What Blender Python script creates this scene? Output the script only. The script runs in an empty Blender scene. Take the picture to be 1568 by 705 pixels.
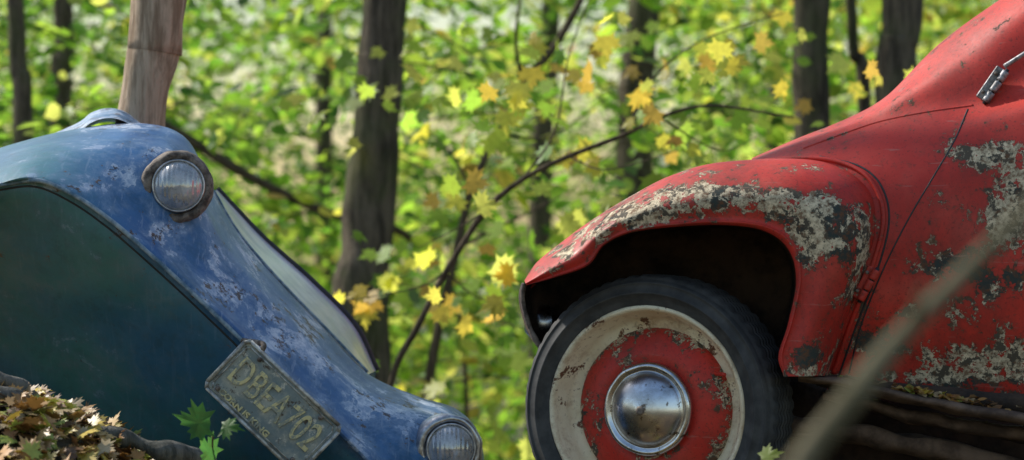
import bpy, math, random
import numpy as np
from mathutils import Vector, Matrix, noise as mn
from mathutils.bvhtree import BVHTree
random.seed(7); rng=np.random.default_rng(7)
S=bpy.context.scene
CAMY=-6.0; K=627.0
def W(px,py,y=0.0):
    s=(y-CAMY)/6.0
    return Vector(((px-784)/K*s, y, (352.5-py)/K*s))
def unW(v):
    s=(v[1]-CAMY)/6.0
    return (v[0]/s*K+784, 352.5-v[2]/s*K)
# ---------------- helpers
def link(o,parent=None):
    S.collection.objects.link(o)
    if parent: o.parent=parent
    return o
def empty(name):
    return link(bpy.data.objects.new(name,None))
def mesh(name,verts,faces,mat=None,parent=None,smooth=True,attrs=None):
    me=bpy.data.meshes.new(name); me.from_pydata([tuple(v) for v in verts],[],faces); me.update()
    if smooth: me.polygons.foreach_set('use_smooth',[True]*len(me.polygons))
    if attrs:
        for k,a in attrs.items():
            at=me.attributes.new(k,'FLOAT','POINT'); at.data.foreach_set('value',np.array(a,dtype=np.float32))
    if mat: me.materials.append(mat)
    return link(bpy.data.objects.new(name,me),parent)
def cr(P,t):
    n=len(P)-1; i=min(int(t*n),n-1); f=t*n-i
    p1=P[i];p2=P[i+1]; p0=P[i-1] if i>0 else p1*2-p2; p3=P[i+2] if i+2<=n else p2*2-p1
    return 0.5*((2*p1)+(p2-p0)*f+(2*p0-5*p1+4*p2-p3)*f*f+(3*p1-p0-3*p2+p3)*f**3)
def curve(P,n): 
    P=[Vector(p) for p in P]; return [cr(P,i/(n-1)) for i in range(n)]
def loft(rows,nu,nv):
    R=[curve(r,nu) for r in rows]
    V=[]
    cols=[curve([R[j][i] for j in range(len(R))],nv) for i in range(nu)]
    for i in range(nu): V+=cols[i]
    F=[(i*nv+j,(i+1)*nv+j,(i+1)*nv+j+1,i*nv+j+1) for i in range(nu-1) for j in range(nv-1)]
    return V,F
def tube_data(P,rad,seg=12,n=None,jit=0.0,jsc=6.0):
    if n is None: n=len(P)*6
    Q=curve(P,n); rr=[np.interp(i/(n-1),np.linspace(0,1,len(rad)),rad) for i in range(n)]
    V=[];F=[]; up=Vector((0.13,0.9,0.21)).normalized()
    for i,q in enumerate(Q):
        t=(Q[min(i+1,n-1)]-Q[max(i-1,0)])
        if t.length<1e-9: t=Vector((0,0,1))
        t.normalize(); a=t.cross(up)
        if a.length<0.05: a=t.cross(Vector((1,0,0)))
        a.normalize(); b=t.cross(a)
        for k in range(seg):
            an=2*math.pi*k/seg; d=a*math.cos(an)+b*math.sin(an)
            r=rr[i]
            if jit: r*=1+jit*mn.noise((q+d*r)*jsc)
            V.append(q+d*r)
    for i in range(n-1):
        for k in range(seg):
            k2=(k+1)%seg; F.append((i*seg+k,i*seg+k2,(i+1)*seg+k2,(i+1)*seg+k))
    F.append(tuple(range(seg))[::-1]); F.append(tuple((n-1)*seg+k for k in range(seg)))
    return V,F
def tube(name,P,rad,mat,parent=None,seg=12,n=None,jit=0.0,jsc=6.0):
    if not isinstance(rad,(list,tuple)): rad=[rad,rad]
    V,F=tube_data(P,rad,seg,n,jit,jsc); return mesh(name,V,F,mat,parent)
def merge(parts):
    V=[];F=[]
    for v,f in parts:
        o=len(V); V+=list(v); F+=[tuple(i+o for i in ff) for ff in f]
    return V,F
def frame(axis):
    a=Vector(axis).normalized(); u=Vector((0,0,1)); s=a.cross(u).normalized(); u=s.cross(a).normalized()
    return a,s,u
def lathe(name,prof,c,axis,mat,parent,seg=64,dent=0.0):
    a,s,u=frame(axis); V=[];F=[]; n=len(prof)
    for k in range(seg):
        an=2*math.pi*k/seg; d=s*math.cos(an)+u*math.sin(an)
        for r,h in prof:
            p=c+d*r+a*h
            if dent: p=p+a*dent*mn.noise(p*9)+d*dent*mn.noise(p*7)+d*dent*.5*mn.noise(p*30)
            V.append(p)
    for k in range(seg):
        k2=(k+1)%seg
        for j in range(n-1): F.append((k*n+j,k2*n+j,k2*n+j+1,k*n+j+1))
    return mesh(name,V,F,mat,parent)
def box(name,c,ax,ay,az,dx,dy,dz,mat,parent,bev=0.004):
    ax,ay,az=Vector(ax).normalized(),Vector(ay).normalized(),Vector(az).normalized()
    V=[];
    for i in(-1,1):
        for j in(-1,1):
            for k in(-1,1): V.append(c+ax*dx*i/2+ay*dy*j/2+az*dz*k/2)
    F=[(0,1,3,2),(4,6,7,5),(0,4,5,1),(2,3,7,6),(0,2,6,4),(1,5,7,3)]
    o=mesh(name,V,F,mat,parent,smooth=False)
    m=o.modifiers.new('b','BEVEL'); m.width=bev; m.segments=2
    return o
# ---------------- materials
class NT:
    def __init__(s,name):
        s.m=bpy.data.materials.new(name); s.m.use_nodes=True; s.t=s.m.node_tree; s.t.nodes.clear()
        s.out=s.n('ShaderNodeOutputMaterial')
    def n(s,t,**k):
        x=s.t.nodes.new(t)
        for a,b in k.items(): setattr(x,a,b)
        return x
    def l(s,a,b): s.t.links.new(a,b)
    def noise(s,scale,detail=6,rough=0.6,vec=None,dist=0):
        x=s.n('ShaderNodeTexNoise'); x.inputs['Scale'].default_value=scale; x.inputs['Detail'].default_value=detail
        x.inputs['Roughness'].default_value=rough; x.inputs['Distortion'].default_value=dist
        if vec is None: vec=s.sep()
        s.l(vec,x.inputs['Vector']); return x.outputs['Fac']
    def sep(s): 
        if not hasattr(s,'tc'): s.tc=s.n('ShaderNodeTexCoord').outputs['Object']
        return s.tc
    def mapv(s,sc,rot=(0,0,0)):
        x=s.n('ShaderNodeMapping'); s.l(s.sep(),x.inputs['Vector']); x.inputs['Scale'].default_value=sc; x.inputs['Rotation'].default_value=rot; return x.outputs[0]
    def math(s,op,a,b=None,clamp=False):
        x=s.n('ShaderNodeMath',operation=op,use_clamp=clamp)
        for i,v in enumerate((a,b)):
            if v is None: continue
            if isinstance(v,(int,float)): x.inputs[i].default_value=v
            else: s.l(v,x.inputs[i])
        return x.outputs[0]
    def step(s,v,a,b):
        x=s.n('ShaderNodeMapRange',interpolation_type='SMOOTHSTEP'); s.l(v,x.inputs['Value'])
        x.inputs['From Min'].default_value=a; x.inputs['From Max'].default_value=b; return x.outputs[0]
    def mix(s,f,a,b):
        x=s.n('ShaderNodeMix',data_type='RGBA')
        if isinstance(f,(int,float)): x.inputs[0].default_value=f
        else: s.l(f,x.inputs[0])
        for i,v in ((6,a),(7,b)):
            if isinstance(v,tuple): x.inputs[i].default_value=(*v,1)
            else: s.l(v,x.inputs[i])
        return x.outputs[2]
    def attr(s,name,col=False):
        x=s.n('ShaderNodeAttribute'); x.attribute_name=name; return x.outputs['Color' if col else 'Fac']
    def bsdf(s,col,rough=.5,metal=0,bump=None,bstr=.3,bdist=.01,coat=0,spec=.5):
        p=s.n('ShaderNodeBsdfPrincipled')
        for k,v in (('Base Color',col),('Roughness',rough),('Metallic',metal),('Coat Weight',coat),('Specular IOR Level',spec)):
            if isinstance(v,tuple): p.inputs[k].default_value=(*v,1)
            elif isinstance(v,(int,float)): p.inputs[k].default_value=v
            else: s.l(v,p.inputs[k])
        p.inputs['Coat Roughness'].default_value=.22
        if bump is not None:
            b=s.n('ShaderNodeBump'); b.inputs['Strength'].default_value=bstr; b.inputs['Distance'].default_value=bdist
            s.l(bump,b.inputs['Height']); s.l(b.outputs[0],p.inputs['Normal'])
        s.l(p.outputs[0],s.out.inputs[0]); s.p=p; return p

def simple(name,c1,c2,scale=20,rough=.6,metal=0,bstr=.3,bd=.005,vec=None,**k):
    t=NT(name); n=t.noise(scale,8,.65,vec=t.mapv(vec) if vec else None); c=t.mix(t.step(n,.35,.65),c1,c2)
    t.bsdf(c,rough,metal,n,bstr,bd,**k); return t.m

def red_paint():
    t=NT('weathered_red_paint'); w=t.attr('wear')
    n=t.noise(17,12,.74,dist=.2); n2=t.noise(60,8,.72); n3=t.noise(3,4,.5); n4=t.noise(6,3,.5)
    nn=t.math('ADD',t.math('ADD',t.math('MULTIPLY',n,.60),t.math('MULTIPLY',n2,.25)),t.math('MULTIPLY',n4,.15))
    v=t.math('ADD',nn,t.math('MULTIPLY',w,.122))
    chip=t.step(v,.582,.587); edge=t.step(v,.570,.580)
    red=t.mix(t.step(n3,.3,.7),(.62,.040,.024),(.48,.028,.018))
    fade=t.step(t.noise(5,6,.6),.45,.75); red=t.mix(t.math('MULTIPLY',fade,.4),red,(.55,.12,.08))
    grime=t.step(t.noise(4,9,.78,vec=t.mapv((1.5,1,.7))),.46,.66); red=t.mix(t.math('MULTIPLY',grime,.5),red,(.19,.025,.018))
    speck=t.step(t.noise(130,3,.6),.57,.68); red=t.mix(t.math('MULTIPLY',speck,.5),red,(.11,.02,.015))
    stain=t.step(v,.50,.58); red=t.mix(t.math('MULTIPLY',stain,.35),red,(.22,.04,.025))
    fine=t.step(t.math('ADD',t.noise(70,6,.75),t.math('MULTIPLY',w,.06)),.65,.665); red=t.mix(fine,red,(.08,.035,.022))
    cream=t.mix(t.step(n2,.40,.58),(.74,.61,.42),(.38,.31,.21))
    cream=t.mix(t.step(t.noise(34,6,.72),.52,.57),cream,(.09,.075,.055))
    dk=t.step(t.math('ADD',t.noise(12,6,.7),t.math('MULTIPLY',t.attr('dark'),.16)),.565,.59)
    under=t.mix(dk,cream,t.mix(t.step(n2,.45,.6),(.04,.05,.045),(.11,.06,.038)))
    under=t.mix(t.math('MULTIPLY',t.step(t.noise(60,5,.7),.54,.63),.7),under,(.15,.065,.03))
    c=t.mix(t.math('MULTIPLY',edge,.8),red,(.09,.03,.018)); c=t.mix(chip,c,under)
    sc=t.noise(14,4,.6,vec=t.mapv((.6,1,6),(0,.6,0))); c=t.mix(t.math('MULTIPLY',t.step(sc,.64,.7),.35),c,(.42,.2,.16))
    r=t.math('ADD',t.math('MULTIPLY',chip,.35),t.math('ADD',.40,t.math('MULTIPLY',n2,.3)))
    h=t.math('ADD',t.math('MULTIPLY',chip,-1),t.math('MULTIPLY',n2,.5))
    t.bsdf(c,r,0,h,.5,.003,coat=t.math('MULTIPLY',t.math('SUBTRACT',1,chip),.04),spec=.35); return t.m
def blue_paint():
    t=NT('weathered_blue_paint'); w=t.attr('wear'); dkk=t.attr('dark')
    n=t.noise(9,11,.72,dist=.4); n2=t.noise(40,8,.72); n3=t.noise(2.4,4,.5)
    nn=t.math('ADD',t.math('MULTIPLY',n,.7),t.math('MULTIPLY',n2,.3))
    v=t.math('ADD',nn,t.math('MULTIPLY',w,.135))
    blue=t.mix(t.step(n3,.35,.65),(.030,.10,.27),(.05,.155,.34))
    blue=t.mix(t.math('MULTIPLY',t.step(t.noise(6,8,.75),.42,.62),.55),blue,(.022,.075,.14))
    teal=t.mix(t.step(n3,.35,.65),(.035,.12,.20),(.05,.17,.165))  # teal base puts the nose's shade and green bounce into its colour
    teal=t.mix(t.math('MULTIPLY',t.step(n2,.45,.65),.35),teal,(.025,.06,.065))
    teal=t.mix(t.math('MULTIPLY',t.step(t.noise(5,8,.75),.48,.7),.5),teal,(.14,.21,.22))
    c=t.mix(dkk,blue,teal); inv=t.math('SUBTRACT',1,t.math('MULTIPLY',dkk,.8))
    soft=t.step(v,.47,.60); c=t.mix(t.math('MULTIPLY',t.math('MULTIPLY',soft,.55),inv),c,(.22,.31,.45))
    chip=t.math('MULTIPLY',t.step(v,.592,.604),inv); c=t.mix(chip,c,t.mix(t.step(n2,.4,.6),(.62,.66,.74),(.26,.35,.50)))
    rust=t.step(t.math('ADD',t.noise(24,8,.75),t.math('MULTIPLY',w,.12)),.645,.665); c=t.mix(rust,c,t.mix(t.step(n2,.4,.6),(.05,.045,.05),(.13,.08,.06)))
    sc=t.noise(16,5,.6,vec=t.mapv((6,1,.5),(0,.75,0))); c=t.mix(t.math('MULTIPLY',t.math('MULTIPLY',t.step(sc,.58,.66),.3),inv),c,(.34,.40,.52))
    r=t.math('ADD',.30,t.math('MULTIPLY',n2,.3))
    t.bsdf(c,r,0,t.math('ADD',n2,chip),.3,.003,coat=.14,spec=.45); return t.m
def leaf_mat(name,tr=.5,gain=1.5):
    t=NT(name); c=t.attr('leafcol',True)
    n=t.noise(60,3,.6); c2=t.mix(t.math('MULTIPLY',t.step(n,.4,.65),.2),c,(.10,.08,.01))
    d=t.n('ShaderNodeBsdfPrincipled'); t.l(c2,d.inputs['Base Color']); d.inputs['Roughness'].default_value=.45; d.inputs['Specular IOR Level'].default_value=.5
    x=t.n('ShaderNodeBsdfTranslucent'); g=t.n('ShaderNodeVectorMath',operation='SCALE'); t.l(c2,g.inputs[0]); g.inputs['Scale'].default_value=gain; t.l(g.outputs[0],x.inputs['Color'])
    m=t.n('ShaderNodeMixShader'); m.inputs[0].default_value=tr; t.l(d.outputs[0],m.inputs[1]); t.l(x.outputs[0],m.inputs[2]); t.l(m.outputs[0],t.out.inputs[0]); return t.m
def bark_mat(name,a,b,moss,ms=.5):
    t=NT(name); v=t.mapv((1,1,.12)); n=t.noise(34,10,.72,vec=v); n2=t.noise(3,5,.6)
    c=t.mix(t.step(n,.38,.60),a,b); c=t.mix(t.math('MULTIPLY',t.step(n2,.45,.62),ms),c,moss)
    t.bsdf(c,.9,0,n,.9,.03,spec=.2); return t.m
RED=red_paint(); BLUE=blue_paint()
RUBBER=simple('old_tyre_rubber',(.028,.029,.03),(.07,.07,.068),14,.75,bstr=.25)
DARK=simple('dark_rusty_metal',(.014,.010,.008),(.055,.034,.022),12,.9,bstr=.8,bd=.02)
INNER=simple('dirty_inner_metal',(.02,.013,.010),(.12,.07,.042),9,.9,bstr=.8,bd=.02)
RUST=simple('rusty_steel',(.06,.045,.038),(.28,.23,.19),40,.8,.2,bstr=.9,bd=.006)
BROWNM=simple('dirty_brown_sill',(.05,.03,.02),(.17,.11,.075),14,.85,bstr=.8,bd=.01)
def chrome():
    t=NT('dull_chrome'); n=t.noise(30,8,.7); n2=t.noise(9,8,.75)
    c=t.mix(t.step(n2,.4,.62),(.66,.67,.71),(.38,.37,.37)); c=t.mix(t.step(n,.58,.63),c,(.12,.09,.07))
    t.bsdf(c,t.math('ADD',.12,t.math('MULTIPLY',n2,.28)),1,n,.12,.002); return t.m
CHROME=chrome()
CHROME2=simple('pitted_chrome',(.30,.30,.31),(.60,.60,.61),50,.38,1,bstr=.4,bd=.003)
HINGE=simple('worn_hinge_metal',(.10,.09,.09),(.40,.39,.40),60,.5,.4,bstr=.5,bd=.003)
GASKET=simple('black_rubber_gasket',(.015,.015,.018),(.03,.03,.03),30,.6)
def cream():
    t=NT('peeling_cream_paint'); n=t.noise(16,9,.74); n2=t.noise(5,6,.6)
    c=t.mix(t.step(n2,.35,.7),(.88,.80,.60),(.70,.57,.37)); c=t.mix(t.math('MULTIPLY',t.step(t.noise(9,8,.75),.47,.64),.65),c,(.38,.22,.10)); c=t.mix(t.step(n,.57,.60),c,(.15,.065,.033)); c=t.mix(t.math('MULTIPLY',t.step(t.noise(60,4,.7),.55,.7),.5),c,(.30,.22,.14))
    t.bsdf(c,.6,0,n,.5,.004); return t.m
CREAM=cream()
WBARK=bark_mat('bare_pale_wood',(.32,.22,.145),(.66,.50,.36),(.42,.34,.24),.3)
BARK=bark_mat('beech_bark',(.055,.045,.034),(.19,.15,.11),(.10,.12,.045),.5)
TWIG=bark_mat('twig_bark',(.07,.05,.033),(.17,.125,.08),(.09,.08,.045),.3)
ROOT=bark_mat('root_bark',(.09,.09,.082),(.26,.24,.21),(.08,.09,.06),.4)
LEAF=leaf_mat('foliage_leaf',.66,1.7); LITTER=leaf_mat('litter_leaf',.15,1)
def gmat():
    t=NT('forest_soil'); n=t.noise(6,10,.7); c=t.mix(t.step(n,.35,.65),(.035,.022,.013),(.10,.065,.035)); c=t.mix(t.math('MULTIPLY',t.step(t.noise(1.1,4,.6),.45,.6),.6),c,(.05,.07,.02))
    t.bsdf(c,.95,0,n,1,.05); return t.m
# ---------------- terrain
def sm(a,b,x):
    t=min(max((x-a)/(b-a),0),1); return t*t*(3-2*t)
def H(x,y):
    h=-0.80
    h+=0.405*math.exp(-(max(0,x+1.13)/0.45)**2-(min(0,x+1.13)/1.2)**2-((y+0.5)/0.8)**2)
    h-=2.6*sm(1.6,9,y)+2.5*sm(9,40,y)
    h+=0.03*mn.noise(Vector((x*1.5,y*1.5,0)))+0.02*mn.noise(Vector((x*6,y*6,3)))
    h+=0.4*mn.noise(Vector((x*.12,y*.12,5)))*sm(4,12,abs(y))
    return h
N=300; sx=np.linspace(-1,1,N)
gx=np.sign(sx)*np.abs(sx)**4*250
V=[(x,y,H(x,y)) for x in gx for y in gx]
F=[(i*N+j,(i+1)*N+j,(i+1)*N+j+1,i*N+j+1) for i in range(N-1) for j in range(N-1)]
mesh('ground',V,F,gmat())
# ---------------- leaves
def tmpl_oval():
    P=np.array([(0,0,0),(.27,.3,.05),(.28,.62,.05),(0,1,-.05),(-.28,.62,.05),(-.27,.3,.05)],float); return P,[(0,1,2,3),(0,3,4,5)]
def tmpl_maple():
    o=[(0,0),(.18,.02),(.42,-.12),(.36,.12),(.62,.22),(.46,.34),(.66,.55),(.42,.50),(.38,.62),(.20,.50),(.22,.80),(.10,.76),(0,1.05)]
    L=[(-x,y) for x,y in o[1:-1]][::-1]; o=o+L
    P=[(0,.3,0)]+[(x,y,-.30*(x*x+(y-.3)**2)+.10*abs(x)) for x,y in o]
    n=len(o); return np.array(P,float),[(0,1+i,1+(i+1)%n) for i in range(n)]
OV=tmpl_oval(); MP=tmpl_maple()
def leaf_obj(name,T,pos,tip,nor,size,col,mat,parent=None):
    P,Fs=T; pos=np.asarray(pos);tip=np.asarray(tip,float);nor=np.asarray(nor,float);size=np.asarray(size);col=np.asarray(col)
    n=len(pos)
    tip/=np.linalg.norm(tip,axis=1)[:,None]+1e-9
    nor=nor-tip*(nor*tip).sum(1)[:,None]; nor/=np.linalg.norm(nor,axis=1)[:,None]+1e-9
    side=np.cross(tip,nor)
    cz=rng.uniform(-1.5,2.5,n)[:,None,None]
    V=pos[:,None,:]+size[:,None,None]*(P[None,:,0:1]*side[:,None,:]+P[None,:,1:2]*tip[:,None,:]+cz*P[None,:,2:3]*nor[:,None,:])
    k=len(P); fs=np.array(Fs); m=fs.shape[1]
    idx=(np.arange(n)[:,None,None]*k+fs[None]).reshape(-1)
    me=bpy.data.meshes.new(name); me.vertices.add(n*k); me.vertices.foreach_set('co',V.reshape(-1).astype(np.float32))
    nf=n*len(Fs); me.loops.add(nf*m); me.loops.foreach_set('vertex_index',idx.astype(np.int32))
    me.polygons.add(nf); me.polygons.foreach_set('loop_start',(np.arange(nf)*m).astype(np.int32))
    me.update(calc_edges=True)
    at=me.attributes.new('leafcol','FLOAT_COLOR','POINT'); c=np.ones((n,k,4),np.float32); c[:,:,:3]=col[:,None,:]; at.data.foreach_set('color',c.reshape(-1))
    me.materials.append(mat); return link(bpy.data.objects.new(name,me),parent)
PAL=dict(dg=(.05,.13,.014),g=(.16,.31,.03),yg=(.33,.47,.05),ly=(.52,.56,.10),y=(.66,.53,.07),ob=(.54,.34,.06))
def pick(weights,n):
    ks=list(weights); p=np.array([weights[k] for k in ks],float); p/=p.sum()
    c=np.array([PAL[k] for k in ks])[rng.choice(len(ks),n,p=p)]
    return np.minimum(c*rng.uniform(.75,1.2,(n,1))*rng.uniform(.9,1.1,(n,3)),.62)
def spray(c,d,L,nl,size,weights,out,twigs):
    c=np.array(c); d=np.array(d,float); d/=np.linalg.norm(d)
    up=np.array([rng.normal(0,.35),rng.normal(0,.35),1.0]); s=np.cross(d,up); s/=np.linalg.norm(s); up=np.cross(s,d)
    t=rng.uniform(.05,1,nl); sg=rng.choice([-1,1],nl); w=rng.uniform(0,.45,nl)*L*(1-t*.6)
    pos=c+d*(t*L)[:,None]+s*(sg*w)[:,None]-np.array([0,0,1])*((t**2)*L*.25)[:,None]+rng.normal(0,.03,(nl,3))
    tip=d*.7+s*(sg*rng.uniform(.4,1.2,nl))[:,None]+rng.normal(0,.3,(nl,3))-np.array([0,0,.3])
    nor=up+rng.normal(0,.6,(nl,3))
    out.append((pos,tip,nor,size*rng.uniform(.6,1.25,nl),pick(weights,nl)))
    if twigs is not None:
        twigs.append(tube_data([Vector(c),Vector(c+d*L*.5-np.array([0,0,L*.06])),Vector(c+d*L-np.array([0,0,L*.25]))],[.006,.002],3,4))
def build(name,out,T=OV,mat=LEAF,parent=None):
    a=[np.concatenate([o[i] for o in out]) for i in range(5)]
    return leaf_obj(name,T,*a,mat,parent)
def wts(x,y,z,s):
    n=mn.noise(Vector((x*.35,y*.3,z*.35)))+.12*(x/s-.1)
    if n>.28: return dict(g=.15,yg=.38,ly=.3,y=.13,ob=.04)
    if n>.0: return dict(dg=.07,g=.3,yg=.43,ly=.18,y=.02)
    if n>-.25: return dict(dg=.13,g=.45,yg=.33,ly=.09)
    return dict(dg=.33,g=.47,yg=.2)
out=[];tw=[]
cnt=0
while cnt<6500:
    D=11+24*rng.random()**.62; s=D/6
    x=rng.uniform(-1.6,1.6)*s; z=rng.uniform(-1.0,.86)*s; y=D-6
    if z<H(x,y)+.1: continue
    g=mn.noise(Vector((x*.5,y*.35,z*.7)))+.7*mn.noise(Vector((x*1.7,y*.7,z*2.3)))
    if g<-.10+.14*math.exp(-((x/s+.05)/.6)**2)-.10*(x/s<-.75): continue
    an=rng.uniform(0,2*math.pi); d=(math.cos(an),math.sin(an),rng.uniform(-.35,.25))
    spray((x,y,z),d,rng.uniform(.4,.9),22,.112,wts(x,y,z,s),out,tw if D<17 else None); cnt+=1
FOL=build('forest_foliage',out)
V,F=merge(tw); mesh('twigs',V,F,TWIG,FOL)
# ---------------- trees
def tree(name,pts,rad,y,mat=BARK,limbs=5,crown=26,seg=14,t0=.74):
    e=empty(name); P=[W(px,py,y) for px,py in pts]
    P=P[::-1]
    base=P[0].copy(); d=(P[0]-P[1]).normalized(); g=H(P[0].x,y)
    if base.z>g: P.insert(0,Vector((base.x+d.x*.1,y,g-.15)))
    top=P[-1]; dirn=(P[-1]-P[-2]).normalized()
    hh=rng.uniform(3.2,4.5)+max(0,y*.12)
    P+= [top+dirn*hh*.5,top+dirn*hh+Vector((.2,.1,0))]
    s=(y+6)/6/K; r=[rad[-1]*s*1.15]+[a*s for a in rad[::-1]]+[rad[0]*s*.55,rad[0]*s*.15]
    r=list(np.interp(np.linspace(0,1,len(P)),np.linspace(0,1,len(r)),r))
    parts=[tube_data(P,r,seg,60,.16,7)]
    o=[]
    for i in range(limbs):
        t=t0+(.98-t0)*rng.random(); b=cr(P,t); an=rng.uniform(0,6.28); L=rng.uniform(.9,2.0)
        dd=Vector((math.cos(an),math.sin(an),rng.uniform(.2,.8)))
        e2=b+dd*L; parts.append(tube_data([b,b+dd*L*.5+Vector((0,0,.1)),e2],[r[-3]*.4,r[-3]*.25,.006],6,10,.1))
        for k in range(crown//max(limbs,1)):
            q=b+dd*L*rng.uniform(.3,1.1)+Vector(rng.normal(0,.28,3)); a2=rng.uniform(0,6.28)
            spray(q,(math.cos(a2),math.sin(a2),rng.uniform(-.3,.2)),.6,18,.10,dict(g=.3,yg=.45,ly=.2,y=.05),o,None)
    V,F=merge(parts); mesh('trunk_and_limbs',V,F,mat,e)
    if o: build('crown',o,parent=e)
    return e
tree('dead_tree',[(246,-30),(238,60),(223,130),(215,200),(205,330)],[42,40,37,39,44],.95,WBARK,limbs=0,crown=0,seg=24)
tree('beech_tree',[(592,-20),(583,100),(572,240),(560,380),(548,520)],[33,35,37,41,48],4.9,limbs=7,crown=40,seg=20,t0=.8)
for p,r,y in [([(22,-20),(28,100),(36,230)],[13,14,16],6),([(95,-20),(100,90),(92,200)],[15,16,18],9),([(498,-20),(495,150),(497,480)],[11,13,14],13),
    ([(1243,-20),(1240,90),(1245,260)],[27,28,29],5.4),([(1385,-20),(1377,60),(1372,160)],[30,30,32],5.2),([(990,-20),(975,120),(972,320)],[25,27,29],8),
    ([(845,-10),(838,120),(828,300)],[14,16,18],12),([(1302,-10),(1308,80),(1325,200)],[8,9,10],5.5),
    ([(1190,-10),(1188,120),(1184,240)],[10,11,12],13),([(-60,-10),(-70,200)],[30,34],7),([(1640,-40),(1650,200)],[30,34],9)]:
    tree('beech_tree',p,r,y,limbs=5,crown=20)
def sapling(name,main,rad,y,subs):
    e=empty(name); P=[W(a,b,y) for a,b in main]
    g=H(P[0].x,P[0].y)
    if P[0].z>g: P.insert(0,Vector((P[0].x-.05,P[0].y,g-.1)))
    s=(y+6)/6/K; parts=[tube_data(P,[r*s for r in rad],8,50,.12,12)]
    for sub,r in subs: parts.append(tube_data([W(a,b,y+c) for a,b,c in sub],[r*s,r*s*.35],6,24,.1,12))
    V,F=merge(parts); mesh('stem_and_branches',V,F,TWIG,e); return e
sp=sapling('young_tree',[(652,640),(672,500),(700,380),(722,290),(762,205),(800,130),(850,70),(895,-10)],[9,8,7,6,5.5,6,6,5],4.6,
   [([(722,290,0),(690,235,.1),(655,200,.3)],3),([(800,130,0),(790,60,-.1),(800,-20,-.2)],4),([(762,205,0),(840,210,.2),(930,150,.4)],3),([(700,380,0),(760,350,-.1),(860,300,-.3)],3)])
mp=sapling('maple_tree',[(598,590),(640,500),(682,418),(742,325),(800,275),(870,240),(960,205),(1010,180),(1090,162),(1215,180)],[6,5,5,4.5,4.5,4,3.5,3,2.5,1.6],2.6,
   [([(800,275,0),(850,200,.2),(870,90,.3),(905,-10,.4)],2),([(960,205,0),(1000,120,.1),(1080,60,.2),(1200,20,.3)],2),([(742,325,0),(700,350,-.1),(640,380,-.1)],1.6),([(682,418,0),(640,440,-.1),(540,460,-.2)],1.8),([(870,240,0),(930,260,-.1),(1040,230,-.2)],1.6),([(682,418,0),(740,460,.1),(800,455,.1)],1.5),([(1010,180,0),(1100,230,.1),(1160,210,.2)],1.5)])
o=[]
cl=[(570,458,4),(535,462,3),(680,452,4),(628,385,3),(640,490,3),(695,300,4),(745,470,3),(808,160,6),(830,95,2),(890,110,4),(925,60,4),(1000,110,4),(1050,95,3),(1105,95,5),(1030,225,6),(910,265,3),(860,215,3),(960,40,3),(1200,30,2),(1140,70,3),(780,420,3),(755,385,2),(1215,150,2),(1300,120,3),(780,130,2),(1350,110,2),(820,60,2),(1000,170,2),(600,420,2)]
for px,py,n in cl:
    for _ in range(n):
        y=2.6+rng.uniform(-.6,1.2); c=W(px+rng.normal(0,20),py+rng.normal(0,13),y)
        a=rng.uniform(0,6.28)
        o.append((np.array([c]),np.array([[math.cos(a),rng.normal(0,.4),-abs(math.sin(a))*.8]]),np.array([[rng.normal(0,.6),-1,rng.normal(.7,.5)]]),np.array([rng.uniform(.05,.095)]),pick(dict(y=.62,ly=.13,ob=.3),1)))
for _ in range(520):
    px=rng.normal(850,260);py=rng.uniform(10,700); c=W(px,py,2.9+rng.uniform(-.3,2.6))
    if px<420 or (px>1000 and py>300): continue
    if mn.noise(Vector((c.x*1.3,c.y,c.z*1.8)))<-.02: continue
    a=rng.uniform(0,6.28)
    o.append((np.array([c]),np.array([[math.cos(a),rng.normal(0,.4),-abs(math.sin(a))*.6]]),np.array([[rng.normal(0,.6),-.8,rng.normal(1,.5)]]),np.array([rng.uniform(.05,.11)]),pick(dict(y=.06,ly=.24,yg=.5,g=.22),1)))
build('leaves',o,MP,LEAF,mp)
fb=empty('fallen_branch'); tube('limb',[W(200,160,6.2),W(330,240,6.2),(W(420,290,6.2)),W(500,325,6.3),W(620,360,6.5),W(700,470,6.8),W(720,760,7)],[.03,.028,.026,.024,.02,.015,.012],TWIG,fb,8,40,.3,9)
# ---------------- red car
RC=empty('rusty_red_car')
def yt(px): return -0.25*(px-1000)/K
def gsum(px,py,B):
    return min(1,sum(a*math.exp(-((px-x)/rx)**2-((py-y)/ry)**2) for x,y,rx,ry,a in B))
RW=[(865,388,34,11,1),(910,362,44,15,1),(960,335,48,15,1),(1010,320,50,18,1),(1085,290,32,13,.9),(1120,312,60,20,1),(1190,315,50,20,1),(1250,310,50,30,1),(1265,345,45,30,1),(1290,375,30,34,1),(1225,350,30,22,.9),(1240,400,20,30,.7),(835,415,25,8,.8),
    (1490,235,48,20,1),(1550,240,38,28,1),(1560,290,42,50,1),(1470,545,105,24,1),(1560,545,50,34,1),(1345,520,45,32,1),(1450,400,48,20,1),(1530,430,60,30,1),(1510,330,40,24,.85),(1240,548,34,22,.9),(1320,390,16,70,.6),(1060,262,40,6,.9),(1400,580,220,12,1),(1550,360,40,30,.9),(1420,370,24,14,.8),(1400,470,44,20,.7),(1500,490,60,20,.75),(980,295,60,8,.6),(1200,262,70,8,.5),(1440,300,25,25,.4),(1300,450,15,40,.5)]
RD=[(1345,520,50,40,1),(1450,400,50,20,1),(1530,430,60,30,1),(1290,375,30,30,.5),(1225,360,30,25,.6),(1240,548,30,20,.8),(1400,590,200,8,.8)]
def rattrs(V): 
    q=[unW(v) for v in V]; return dict(wear=[gsum(a,b,RW) for a,b in q],dark=[gsum(a,b,RD) for a,b in q])
lip=[(806,437),(850,425),(900,407),(925,376),(965,357),(1030,348),(1110,345),(1170,354),(1207,382),(1219,430),(1207,495),(1192,545),(1200,577)]
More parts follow.
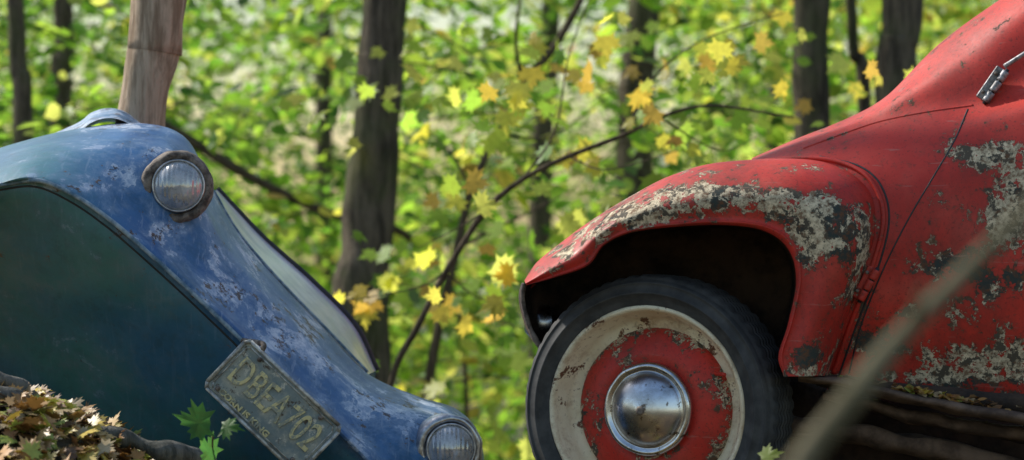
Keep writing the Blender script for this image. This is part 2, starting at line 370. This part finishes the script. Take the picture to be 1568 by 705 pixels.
sea=[(803,430),(822,402),(860,371),(905,338),(965,301),(1030,268),(1110,248),(1250,246),(1330,285),(1346,350),(1322,430),(1295,500),(1268,576)]
def row(f,y,dz=0,back=0):
    R=[]
    for (a,b),(c,d) in zip(lip,sea):
        px=a+(c-a)*f; py=b+(d-b)*f+dz; R.append(W(px,py,y+yt(px)))
    return R
rows=[row(.035,-.125),row(0,-.15),row(.05,-.168),row(.12,-.160),row(.45,-.165),row(.75,-.12),row(.93,-.05),row(1,.02),row(1.0,.12,6),row(.98,.26,22)]
def dents(V,amp,sc=3.0): return [v+Vector((0,amp*mn.noise(v*sc)+amp*.4*mn.noise(v*sc*4),0)) for v in V]
fv,ff=loft(rows,190,70); fv=dents(fv,.008)
fend=mesh('front_fender',fv,ff,RED,RC,attrs=rattrs(fv))
fbvh=BVHTree.FromPolygons(fv,ff)
B=[[(1236,572),(1255,577),(1300,581),(1360,587),(1450,597),(1568,608),(1720,622)],
[(1246,480),(1280,480),(1325,480),(1390,480),(1470,490),(1580,495),(1720,500)],
[(1244,385),(1290,382),(1345,380),(1420,380),(1500,385),(1590,385),(1720,385)],
[(1180,305),(1260,300),(1345,290),(1440,280),(1520,270),(1600,260),(1720,250)],
[(1140,268),(1230,252),(1330,235),(1430,215),(1520,190),(1600,165),(1720,130)],
[(1145,252),(1220,226),(1320,195),(1410,170),(1490,157),(1600,118),(1720,60)],
[(1150,246),(1222,217),(1312,184),(1390,136),(1470,85),(1590,0),(1720,-80)],
[(1152,243),(1220,214),(1300,181),(1357,148),(1440,66),(1560,-20),(1700,-110)],
[(1152,262),(1222,240),(1300,205),(1362,168),(1445,90),(1565,5),(1700,-90)]]
Y=[.03,-.02,-.035,-.02,.03,.11,.17,.36,.75]
bv,bf=loft([[W(px,py,y+yt(px)) for px,py in r] for r,y in zip(B,Y)],190,120); bv=dents(bv,.010,2.5)
body=mesh('body_side_and_cowl',bv,bf,RED,RC,attrs=rattrs(bv))
bbvh=BVHTree.FromPolygons(bv,bf)
CAM=Vector((0,CAMY,0))
def hit(bvh,px,py,off=0.0,dflt=0.0):
    d=(W(px,py)-CAM).normalized(); r=bvh.ray_cast(CAM,d)
    return (r[0]-d*off,r[1]) if r[0] else (W(px,py,dflt),Vector((0,-1,0)))
def seam(name,bvh,pts,r,mat,par,off=0,n=60,flt=0):
    C=curve([Vector((a,b,0)) for a,b in pts],n); return tube(name,[hit(bvh,c.x,c.y,off,flt)[0] for c in C],r,mat,par,8,n*2)
seam('fender_beading',bbvh,[(1165,247),(1250,243),(1310,258),(1343,292),(1352,345),(1330,425),(1303,495),(1276,572)],.006,RED,RC,.002)
seam('fender_joint_shadow_gap',bbvh,[(1255,240),(1318,256),(1352,290),(1361,345),(1339,428),(1312,497),(1285,574)],.0028,GASKET,RC,-.001)
seam('door_gap',bbvh,[(1482,168),(1462,215),(1430,270),(1400,320),(1372,372),(1345,430),(1318,500),(1300,572)],.0024,GASKET,RC,-.0012)
seam('cowl_crease',bbvh,[(1230,228),(1290,206),(1350,186),(1420,172),(1490,162)],.0035,RED,RC,-.002)
for px,py,ang,L,wd in ((1325,434,62,52,.026),(1520,130,56,56,.034)):
    p,nv=hit(bbvh,px,py,.016); an=math.radians(ang); ax=Vector((math.cos(an),-.1,math.sin(an))).normalized(); az=Vector((0,-1,0)); az=(az-ax*az.dot(ax)).normalized(); ay=ax.cross(az)
    m=HINGE if py<200 else RED
    box('door_hinge_leaf',p-az*.006,ax,ay,az,L/K,wd,.012,m,RC,.003)
    for k in(-.34,0,.34): tube('hinge_knuckle',[p+ax*L/K*(k-.15)+az*.006+ay*.008,p+ax*L/K*(k+.15)+az*.006+ay*.008],.0095,m,RC,12,6)
    tube('hinge_pin',[p-ax*L/K*.56+az*.006+ay*.008,p+ax*L/K*.56+az*.006+ay*.008],.005,GASKET,RC,10,4)
    for k in(-.3,.3): tube('hinge_bolt',[p+ax*L/K*k-ay*.009,p+ax*L/K*k+az*.006-ay*.009],.0045,RUST,RC,8,4)
p,_=hit(bbvh,1538,102,.02); q,_=hit(bbvh,1600,62,.02)
tube('drip_rail',[p,(p+q)/2-Vector((0,.01,0)),q],[.006,.005],HINGE,RC,8)
# wheel
wc=W(990,628,-.06+yt(990)); wa=Vector((-.41,-.91,.03)).normalized()
WH=empty('front_wheel'); WH.parent=RC
tp=[(.238,-.03),(.247,-.002),(.256,.012),(.263,.010),(.272,.020),(.280,.0235),(.281,.026),(.285,.026),(.286,.024),(.297,.022),(.305,.018),(.306,.020),(.309,.018),(.314,.006),(.3155,.002),(.320,0),(.3255,-.010),(.328,-.02)]
for g in range(5):
    a0=-.026-g*.022; tp+=[(.329,a0),(.321,a0-.002),(.321,a0-.006),(.329,a0-.008)]
tp+=[(.326,-.145),(.31,-.165),(.28,-.175),(.24,-.16)]
a,s_,u=frame(wa); seg=180; V=[];F=[];n=len(tp)
for k in range(seg):
    an=2*math.pi*k/seg; d=s_*math.cos(an)+u*math.sin(an)
    for r,h in tp:
        rr=r-(.005 if (k%3==0 and r>.3245) else 0); V.append(wc+d*rr+a*h)
for k in range(seg):
    k2=(k+1)%seg
    for j in range(n-1): F.append((k*n+j,k2*n+j,k2*n+j+1,k*n+j+1))
mesh('tyre',V,F,RUBBER,WH)
lathe('cream_rim',[(.252,-.03),(.2535,.006),(.249,.012),(.243,.010),(.238,0),(.236,-.02),(.228,-.028),(.225,-.045),(.214,-.058),(.192,-.063),(.17,-.075)],wc,wa,CREAM,WH,96,.003)
dprof=[(.199,-.063),(.198,-.060),(.196,-.056),(.191,-.050),(.180,-.043),(.168,-.036),(.155,-.030),(.14,-.024),(.128,-.022),(.115,-.026),(.10,-.03)]
dv=lathe('red_wheel_disc',dprof,wc,wa,RED,WH,96)
ww=[1,.95,.85,.75,.6,.4,.25,.2,.25,.35,.4]
at=dv.data.attributes.new('wear','FLOAT','POINT'); at.data.foreach_set('value',np.array([ww[i%11]*.75 for i in range(len(dv.data.vertices))],np.float32))
lathe('hubcap',[(.106,-.03),(.113,-.016),(.1125,-.004),(.107,.004),(.100,.003),(.095,-.003),(.092,-.003),(.088,.004),(.075,.018),(.055,.030),(.03,.038),(.0,.041)],wc,wa,CHROME,WH,96,.003)
lathe('hubcap_badge',[(.013,.036),(.011,.043),(.006,.045),(.0,.044)],wc,wa,RUST,WH,7,.004)
vp=W(1100,573,-.06+yt(1100)-.0); tube('valve_stem',[vp+Vector((-.006,.03,0)),vp+Vector((.012,-.03,0.0))],[.006,.005],RED,WH,10)
def ex(pts,y0): return [W(px,py,y0+yt(px)) for px,py in pts]
cx,cy=1040,520
def shr(pts,f): return [(cx+(a-cx)*f,cy+(b-cy)*f) for a,b in pts]
hv,hf=loft([ex([(a+(c-a)*.03,b+(d-b)*.03) for (a,b),(c,d) in zip(lip,sea)],-.12),ex(lip,0),ex(lip,.12),ex(shr(lip,.95),.45)],60,16)
mesh('wheel_housing',hv,hf,INNER,RC)
fr=[(803,434),(800,455),(806,485),(820,520),(850,556),(890,600),(960,660),(1060,700)]
f2=[(880,400),(880,440),(890,480),(900,520),(930,560),(960,600),(1010,640),(1080,680)]
f3=[(1000,330),(1050,380),(1100,420),(1150,460),(1200,500),(1230,540),(1240,600),(1260,660)]
hv,hf=loft([[W(a,b,.05+yt(a)) for a,b in fr],[W(a,b,.15+yt(a)) for a,b in fr],[W(a,b,.36+yt(a)) for a,b in f2],[W(a,b,.40+yt(a)) for a,b in f3]],40,30)
mesh('inner_fender',hv,hf,INNER,RC)
hv,hf=loft([ex([(890,395),(960,340),(1060,325),(1160,325),(1235,345),(1300,400)],.30),ex([(860,470),(960,470),(1060,470),(1160,470),(1235,470),(1300,470)],.38),ex([(850,556),(960,600),(1060,640),(1160,660),(1235,660),(1300,660)],.30)],30,20)
mesh('bulkhead',hv,hf,INNER,RC)
tube('fender_front_edge',[W(a,b,.04+yt(a)) for a,b in fr[:5]],[.006,.007],RUST,RC,8,30,.3,40)
lathe('headlight_bezel',[(.0,.02),(.03,.018),(.045,0),(.05,-.03)],W(818,494,.32),(-.9,-.3,0.1),CHROME,RC,32)
nv_,nf_=loft([[W(a,b,.25) for a,b in [(812,440),(850,395),(920,345),(1010,300),(1100,262),(1180,250)]],[W(a,b,.6) for a,b in [(830,470),(880,420),(940,370),(1020,310),(1110,275),(1200,262)]],[W(a,b,1.3) for a,b in [(900,520),(930,440),(980,390),(1050,340),(1130,300),(1220,280)]]],30,20)
mesh('nose_panel',nv_,nf_,RED,RC,attrs=rattrs(nv_))
def strip(name,top,bot,y0,y1,mat,jit=0.0):
    R=[[W(a,b,y0+.1+yt(a)) for a,b in top],[W(a,b,y0+yt(a)) for a,b in top],[W(a,b,(y0+y1)/2+yt(a)) for a,b in bot],[W(a,b,y1+.15+yt(a)) for a,b in bot]]
    v,f=loft(R,80,14)
    if jit: v=[p+Vector((0,jit*mn.noise(p*8),jit*mn.noise(p*11+Vector((3,0,0))))) for p in v]
    return mesh(name,v,f,mat,RC,attrs=rattrs(v) if mat is RED else None)
strip('running_board',[(1222,574),(1300,583),(1400,606),(1500,625),(1600,640),(1720,660)],[(1222,584),(1300,595),(1400,619),(1500,640),(1600,655),(1720,675)],-.10,-.08,BROWNM,.008)
strip('sill_flange',[(1250,578),(1300,580),(1400,590),(1500,600),(1600,610),(1720,622)],[(1250,590),(1300,600),(1400,612),(1500,628),(1600,642),(1720,660)],-.03,-.02,DARK,.008)
strip('lower_chassis_rail',[(1210,640),(1300,650),(1400,668),(1500,690),(1600,715),(1720,740)],[(1210,665),(1300,675),(1400,695),(1500,720),(1600,745),(1720,770)],.05,.06,BROWNM,.015)
strip('floor_pan',[(1180,600),(1300,610),(1400,625),(1500,645),(1600,660),(1720,680)],[(1180,800),(1300,830),(1400,850),(1500,860),(1600,870),(1720,880)],.28,.35,DARK,.02)
strip('jack_rail',[(1260,602),(1300,608),(1400,628),(1500,648),(1600,664),(1720,690)],[(1260,612),(1300,622),(1400,646),(1500,668),(1600,684),(1720,710)],.02,.03,BROWNM,.01)
def litter(name,pts,parent=None,s=(.035,.07),flat=.35):
    n=len(pts); a=rng.uniform(0,6.28,n); tip=np.stack([np.cos(a),np.sin(a),rng.normal(0,flat,n)],1); nor=np.stack([rng.normal(0,flat,n),rng.normal(-.2,flat,n),np.ones(n)],1)
    base=np.array([(.40,.23,.08),(.26,.12,.04),(.52,.33,.11),(.64,.47,.08),(.16,.08,.035),(.48,.36,.19),(.34,.38,.07),(.50,.25,.07)])
    col=base[rng.integers(0,8,n)]*rng.uniform(.6,1.2,(n,1))
    return leaf_obj(name,MP if parent is None else OV,pts,tip,nor,rng.uniform(*s,n),col,LITTER,parent)
pts=[]
for _ in range(110):
    px=rng.normal(1435,50); py=np.interp(px,[1222,1300,1400,1500,1600],[572,581,602,620,636])-rng.uniform(0,8); pts.append(W(px,py,-.08+yt(px)))
litter('fallen_leaves_on_board',pts,RC,(.015,.035))
# ---------------- blue car
BC=empty('rusty_blue_car')
A=[(-150,280),(0,227),(110,199),(215,189),(285,212),(326,290),(368,362),(435,441),(500,508),(563,572),(640,607),(700,627),(735,670),(745,760)]
Bb=[(-150,310),(0,245),(100,222),(195,222),(262,250),(305,325),(345,395),(408,470),(478,542),(545,602),(610,632),(668,652),(705,700),(718,790)]
C=[(-150,330),(0,262),(80,250),(150,270),(205,310),(255,370),(310,430),(370,495),(440,565),(500,620),(555,665),(605,700),(650,750),(680,820)]
Dd=[(-150,345),(0,283),(60,277),(115,300),(170,338),(225,385),(280,435),(335,487),(395,545),(455,600),(510,655),(560,705),(600,750),(640,840)]
off=lambda R,a,b:[(x+a,y+b) for x,y in R]
rowsb=[(off(A,-10,60),1.3),(off(A,-4,18),.75),(A,.5),([(a*.5+c*.5,b*.5+d*.5) for (a,b),(c,d) in zip(A,Bb)],.28),(Bb,.16),(C,.03),(off(Dd,6,-7),-.055),(Dd,-.065),(off(Dd,-5,6),-.045),(off(Dd,-30,34),-.02),(off(Dd,-110,110),.12),(off(Dd,-220,210),.38),(off(Dd,-320,330),.8)]
vb,fbb=loft([[W(a,b,y) for a,b in r] for r,y in rowsb],230,160); vb=dents(vb,.012,2.6)
BW=[(350,450,55,24,1),(425,485,32,26,1),(430,525,40,20,1),(330,400,16,34,.8),(490,560,26,34,.9),(180,190,90,12,1),(150,270,80,12,.7),(620,620,50,14,1),(560,620,38,34,.8),(390,380,22,40,.9),(480,500,24,28,1),(215,360,60,12,.8),(540,680,40,24,.8),(235,235,30,14,.9),(700,640,32,14,1),(370,560,28,24,.9),(100,288,100,7,.9),(300,450,50,12,.9),(450,620,50,14,.9),(620,660,40,30,.6),(255,350,30,15,.8),(330,300,15,40,.8),(110,400,120,80,.1)]
def battr(V):
    w=[];d=[]
    rx=[a for a,b in Dd]; ry=[b for a,b in Dd]
    for v in V:
        a,b=unW(v); yy=np.interp(a,rx,ry); bel=sm(-4,22,b-yy); w.append(gsum(a,b,BW)*.9*(1-.8*sm(5,40,b-yy))); d.append(bel+.75*sm(210,40,a)*(1-bel))  # below the ridge the mask paints in the nose's shade; left end teal too
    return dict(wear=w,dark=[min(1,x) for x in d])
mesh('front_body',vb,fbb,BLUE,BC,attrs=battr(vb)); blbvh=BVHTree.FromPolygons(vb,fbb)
TRIM=simple('chalky_blue_trim',(.06,.13,.20),(.32,.40,.46),30,.6)
seam('body_edge_trim',blbvh,Dd[1:11],.006,TRIM,BC,-.001,80)
seam('body_edge_groove_shade',blbvh,off(Dd[1:11],-7,9),.003,GASKET,BC,-.001,80)  # dark tube stands in for the shade in the edge groove
hu=[(60,215),(118,190),(140,174),(165,167),(190,172),(215,190),(245,215)]
vh,fh=loft([[W(a,b+14,.45) for a,b in hu],[W(a,b+3,.6) for a,b in hu],[W(a,b,.75) for a,b in hu],[W(a,b+20,1.2) for a,b in hu]],50,24)
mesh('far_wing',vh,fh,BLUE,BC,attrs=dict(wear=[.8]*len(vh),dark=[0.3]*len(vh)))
ino=[(327,292),(368,360),(435,437),(500,504),(563,570)]; outo=[(332,290),(402,364),(476,430),(542,498),(576,568)]
GL=NT('pale_glass'); nn=GL.noise(8,6,.6); GL.bsdf(GL.mix(GL.step(nn,.4,.65),(.50,.52,.64),(.72,.72,.80)),.25,.0,nn,.1,.003,coat=.5); GLASS=GL.m  # opaque base in mottled pale lavender
vw,fw=loft([[W(a,b+4,.50) for a,b in ino],[W(a,b,.9) for a,b in outo]],40,8); mesh('windscreen',vw,fw,GLASS,BC)
tube('windscreen_gasket',[W(a,b,.9) for a,b in outo],[.010,.012],GASKET,BC,8,50)
tube('windscreen_lower_gasket',[W(a,b,.5) for a,b in ino],[.004,.004],TRIM,BC,8,50)
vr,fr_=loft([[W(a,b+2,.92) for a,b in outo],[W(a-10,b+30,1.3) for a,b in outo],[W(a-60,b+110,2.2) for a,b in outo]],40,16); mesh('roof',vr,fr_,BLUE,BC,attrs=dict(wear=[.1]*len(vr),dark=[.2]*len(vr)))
def lens():
    t=NT('headlight_lens'); wv=t.n('ShaderNodeTexWave'); wv.inputs['Scale'].default_value=28; wv.inputs['Distortion'].default_value=1.0; t.l(t.sep(),wv.inputs['Vector'])
    b=t.n('ShaderNodeBump'); b.inputs['Strength'].default_value=.4; b.inputs['Distance'].default_value=.004; t.l(wv.outputs['Fac'],b.inputs['Height'])
    g=t.n('ShaderNodeBsdfGlossy'); g.inputs['Roughness'].default_value=.12; t.l(b.outputs[0],g.inputs['Normal'])
    tr=t.n('ShaderNodeBsdfTransparent'); d=t.n('ShaderNodeBsdfDiffuse'); t.l(t.mix(t.step(t.noise(18,7,.7),.4,.62),(.80,.80,.82),(.42,.41,.39)),d.inputs['Color'])
    m1=t.n('ShaderNodeMixShader'); m1.inputs[0].default_value=.5; t.l(tr.outputs[0],m1.inputs[1]); t.l(d.outputs[0],m1.inputs[2])
    m2=t.n('ShaderNodeMixShader'); m2.inputs[0].default_value=.25; t.l(m1.outputs[0],m2.inputs[1]); t.l(g.outputs[0],m2.inputs[2]); t.l(m2.outputs[0],t.out.inputs[0]); return t.m
LENS=lens()
for px,py,sc,ax in ((271,287,1.0,(.20,-.96,.05)),(686,686,.95,(.16,-.97,.05))):
    h,_=hit(blbvh,px,py,0,.1); c=h-Vector(ax).normalized()*-.035
    hl=empty('headlight'); hl.parent=BC
    lathe('rusty_ring',[(.05*sc,-.16),(.080*sc,-.13),(.088*sc,-.06),(.0895*sc,-.02),(.087*sc,.005),(.080*sc,.016),(.070*sc,.017),(.064*sc,.010)],c,ax,RUST if sc==1 else CHROME2,hl,96,.011)
    lathe('inner_bezel',[(.066*sc,.004),(.066*sc,.020),(.063*sc,.024),(.060*sc,.020),(.059*sc,.01)],c,ax,CHROME2,hl,64,.001)
    lathe('reflector',[(.060*sc,.008),(.053*sc,-.012),(.04*sc,-.03),(.02*sc,-.04),(0,-.043)],c,ax,CHROME,hl,48)
    lathe('lens',[(.0605*sc,.018),(.053*sc,.030),(.04*sc,.041),(.02*sc,.048),(0,.050)],c,ax,LENS,hl,64)
# number plate
PM=NT('aged_plate_paint'); n1=PM.noise(14,8,.7); n2=PM.noise(45,8,.75); cc=PM.mix(PM.step(n1,.4,.6),(.19,.24,.25),(.36,.37,.32)); cc=PM.mix(PM.step(n2,.56,.62),cc,(.55,.53,.46)); cc=PM.mix(PM.step(PM.noise(25,8,.75),.58,.62),cc,(.08,.06,.045)); PM.bsdf(cc,.5,.1,n1,.5,.004)
def px_():
    t=NT('plate_letters_faded'); n=t.noise(40,8,.75); c=t.mix(t.step(n,.47,.55),(.66,.58,.30),(.30,.31,.25)); t.bsdf(c,.6,.1,n,.4,.003); return t.m
PX=px_(); PE=simple('plate_edge_metal',(.20,.19,.17),(.60,.60,.56),40,.45,.3)
NP=empty('number_plate'); NP.parent=BC
xl=Vector((.724,0,-.69)).normalized(); zl=Vector((-.10,-.98,.06)); zl=(zl-xl*zl.dot(xl)).normalized(); yl=zl.cross(xl).normalized()
pc=W(418,623,-.17)
v=[];f=[];nx,ny=40,20
for i in range(nx+1):
    for j in range(ny+1):
        a=i/nx-.5;b=j/ny-.5; p=pc+xl*a*.305+yl*b*.150; v.append(p+zl*.004*mn.noise(p*14))
f=[(i*(ny+1)+j,(i+1)*(ny+1)+j,(i+1)*(ny+1)+j+1,i*(ny+1)+j+1) for i in range(nx) for j in range(ny)]
pl=mesh('plate',v,f,PM.m,NP); sd_=pl.modifiers.new('s','SOLIDIFY'); sd_.thickness=.003; sd_.offset=0
def rr(w,h): return [pc+xl*a*w+yl*b*h+zl*.003 for a,b in((-.5,-.42),(-.5,.42),(-.47,.5),(.47,.5),(.5,.42),(.5,-.42),(.47,-.5),(-.47,-.5),(-.5,-.42))]
R=rr(.308,.153); Vv,Ff=merge([tube_data([R[i],R[i+1]],[.005,.005],8,3) for i in range(8)]); mesh('plate_frame',Vv,Ff,PE,NP)
R=rr(.285,.132); Vv,Ff=merge([tube_data([R[i],R[i+1]],[.0018,.0018],6,3) for i in range(8)]); mesh('plate_bead',Vv,Ff,PE,NP)
def text(name,s,size,u,v,sx=1):
    cu=bpy.data.curves.new(name,'FONT'); cu.body=s; cu.size=size; cu.extrude=.0030; cu.bevel_depth=.0009; cu.align_x='CENTER'; cu.align_y='CENTER'
    cu.materials.append(PX); o=link(bpy.data.objects.new(name,cu),NP)
    M=Matrix((xl*sx,yl,zl)).transposed().to_4x4(); M.translation=pc+xl*u+yl*v+zl*.003; o.matrix_world=M
text('plate_characters','DBEA702',.100,0,.006,.66); text('plate_slogan','CORN IS KING',.020,-.04,-.058,1.2)
for u,v in((-.10,.06),(.10,.06),(-.125,-.058),(.12,-.058)): tube('plate_bolt',[pc+xl*u+yl*v,pc+xl*u+yl*v+zl*.009],.006,RUST,NP,8,4)
hg=hit(blbvh,372,522,0)[0]; tube('plate_bracket',[pc-xl*.11+yl*.072,pc-xl*.12+yl*.09+Vector((0,.01,0)),hg],.007,RUST,BC,8)
# ---------------- roots, litter, plant, stem
RT=empty('tree_root')
tube('root_1',[W(-140,540,-.5),W(-40,572,-.5),W(0,583,-.52),W(30,597,-.5),W(52,618,-.48),W(75,650,-.45),W(100,690,-.4)],[.04,.026,.02,.022,.018,.014,.010],ROOT,RT,14,60,.8,14)
tube('root_2',[W(80,640,-.48),W(118,660,-.5),W(165,668,-.52),W(205,676,-.5),W(245,690,-.5),W(300,700,-.46),W(360,740,-.4)],[.008,.018,.024,.018,.022,.018,.014],ROOT,RT,14,70,.8,13)
tube('root_3',[W(-60,600,-.58),W(10,606,-.58),W(40,622,-.56),W(56,650,-.55)],[.022,.020,.018,.008],ROOT,RT,12,40,.8,13)
pts=[]
while len(pts)<15000:
    x=rng.normal(-1.15,.65); y=rng.uniform(-2.0,.9)
    pts.append((x,y,H(x,y)+rng.uniform(0,.03)))
for _ in range(8000):
    x=rng.uniform(-6,6); y=rng.uniform(-4,5); pts.append((x,y,H(x,y)+rng.uniform(0,.02)))
litter('leaf_litter',np.array(pts),None,(.022,.052),.5)
SD=empty('maple_seedling'); b0=W(318,760,-.7)
tube('stem',[b0,W(322,720,-.7),W(326,668,-.7)],.0025,TWIG,SD,6); 
o=[]
for px,py,s,a in ((322,650,.085,2.7),(338,655,.05,.2),(330,702,.07,1.9)):
    o.append((np.array([W(px,py,-.7)]),np.array([[math.cos(a),-.3,math.sin(a)*.4]]),np.array([[.1,-.8,.7]]),np.array([s]),np.array([(.07,.20,.04)])))
build('leaves',o,MP,LEAF,SD)
o=[(np.array([W(1165,704,-.9)]),np.array([[.8,-.3,.4]]),np.array([[.1,-.8,.7]]),np.array([.05]),np.array([(.25,.34,.05)]))]
SD2=empty('maple_seedling'); tube('stem',[W(1160,860,-.9),W(1166,704,-.9)],.002,TWIG,SD2,6); build('leaves',o,MP,LEAF,SD2)
STM=bark_mat('sapling_bark',(.20,.17,.10),(.34,.29,.19),(.18,.18,.10),.3)
ST=empty('bare_sapling')
tube('stem',[W(1040,1880,-4),W(1060,1500,-4),W(1090,1100,-4),W(1140,860,-4),W(1210,730,-4),W(1300,615,-4),W(1380,515,-4.0),W(1450,445,-4),W(1568,325,-4),W(1700,190,-4)],[.012,.012,.012,.0115,.011,.011,.010,.008,.006,.005],STM,ST,12,70,.15,20)
tube('twig',[W(1400,495,-4.0),W(1405,470,-4.02),W(1415,440,-4.05)],[.005,.002],STM,ST,8)
# ---------------- camera, light
cam=bpy.data.cameras.new('camera'); co=link(bpy.data.objects.new('camera',cam)); co.location=CAM; co.rotation_euler=(math.pi/2,0,0)
cam.lens=36*6/(1568/K); cam.sensor_width=36; cam.clip_end=1000; cam.clip_start=.05
cam.dof.use_dof=True; cam.dof.focus_distance=5.9; cam.dof.aperture_fstop=2.9
S.camera=co
el=math.radians(42); azm=math.radians(-60)
w=bpy.data.worlds.new('World'); S.world=w; w.use_nodes=True; nt=w.node_tree; bg=nt.nodes['Background']; sk=nt.nodes.new('ShaderNodeTexSky'); sk.sky_type='NISHITA'; sk.sun_disc=False
sk.sun_elevation=el; sk.sun_rotation=azm; sk.dust_density=1.0; sk.air_density=1.6; sk.ozone_density=2.6; nt.links.new(sk.outputs[0],bg.inputs[0]); bg.inputs[1].default_value=.15
sl=bpy.data.lights.new('sun','SUN'); sl.energy=5; sl.angle=math.radians(2); sl.color=(1,.95,.86); so=link(bpy.data.objects.new('sun',sl))
sd=Vector((math.sin(azm)*math.cos(el),math.cos(azm)*math.cos(el),math.sin(el))); so.rotation_euler=sd.to_track_quat('Z','Y').to_euler(); so.location=(0,0,10)
S.view_settings.view_transform='Standard'; S.view_settings.look='None'; S.view_settings.exposure=0
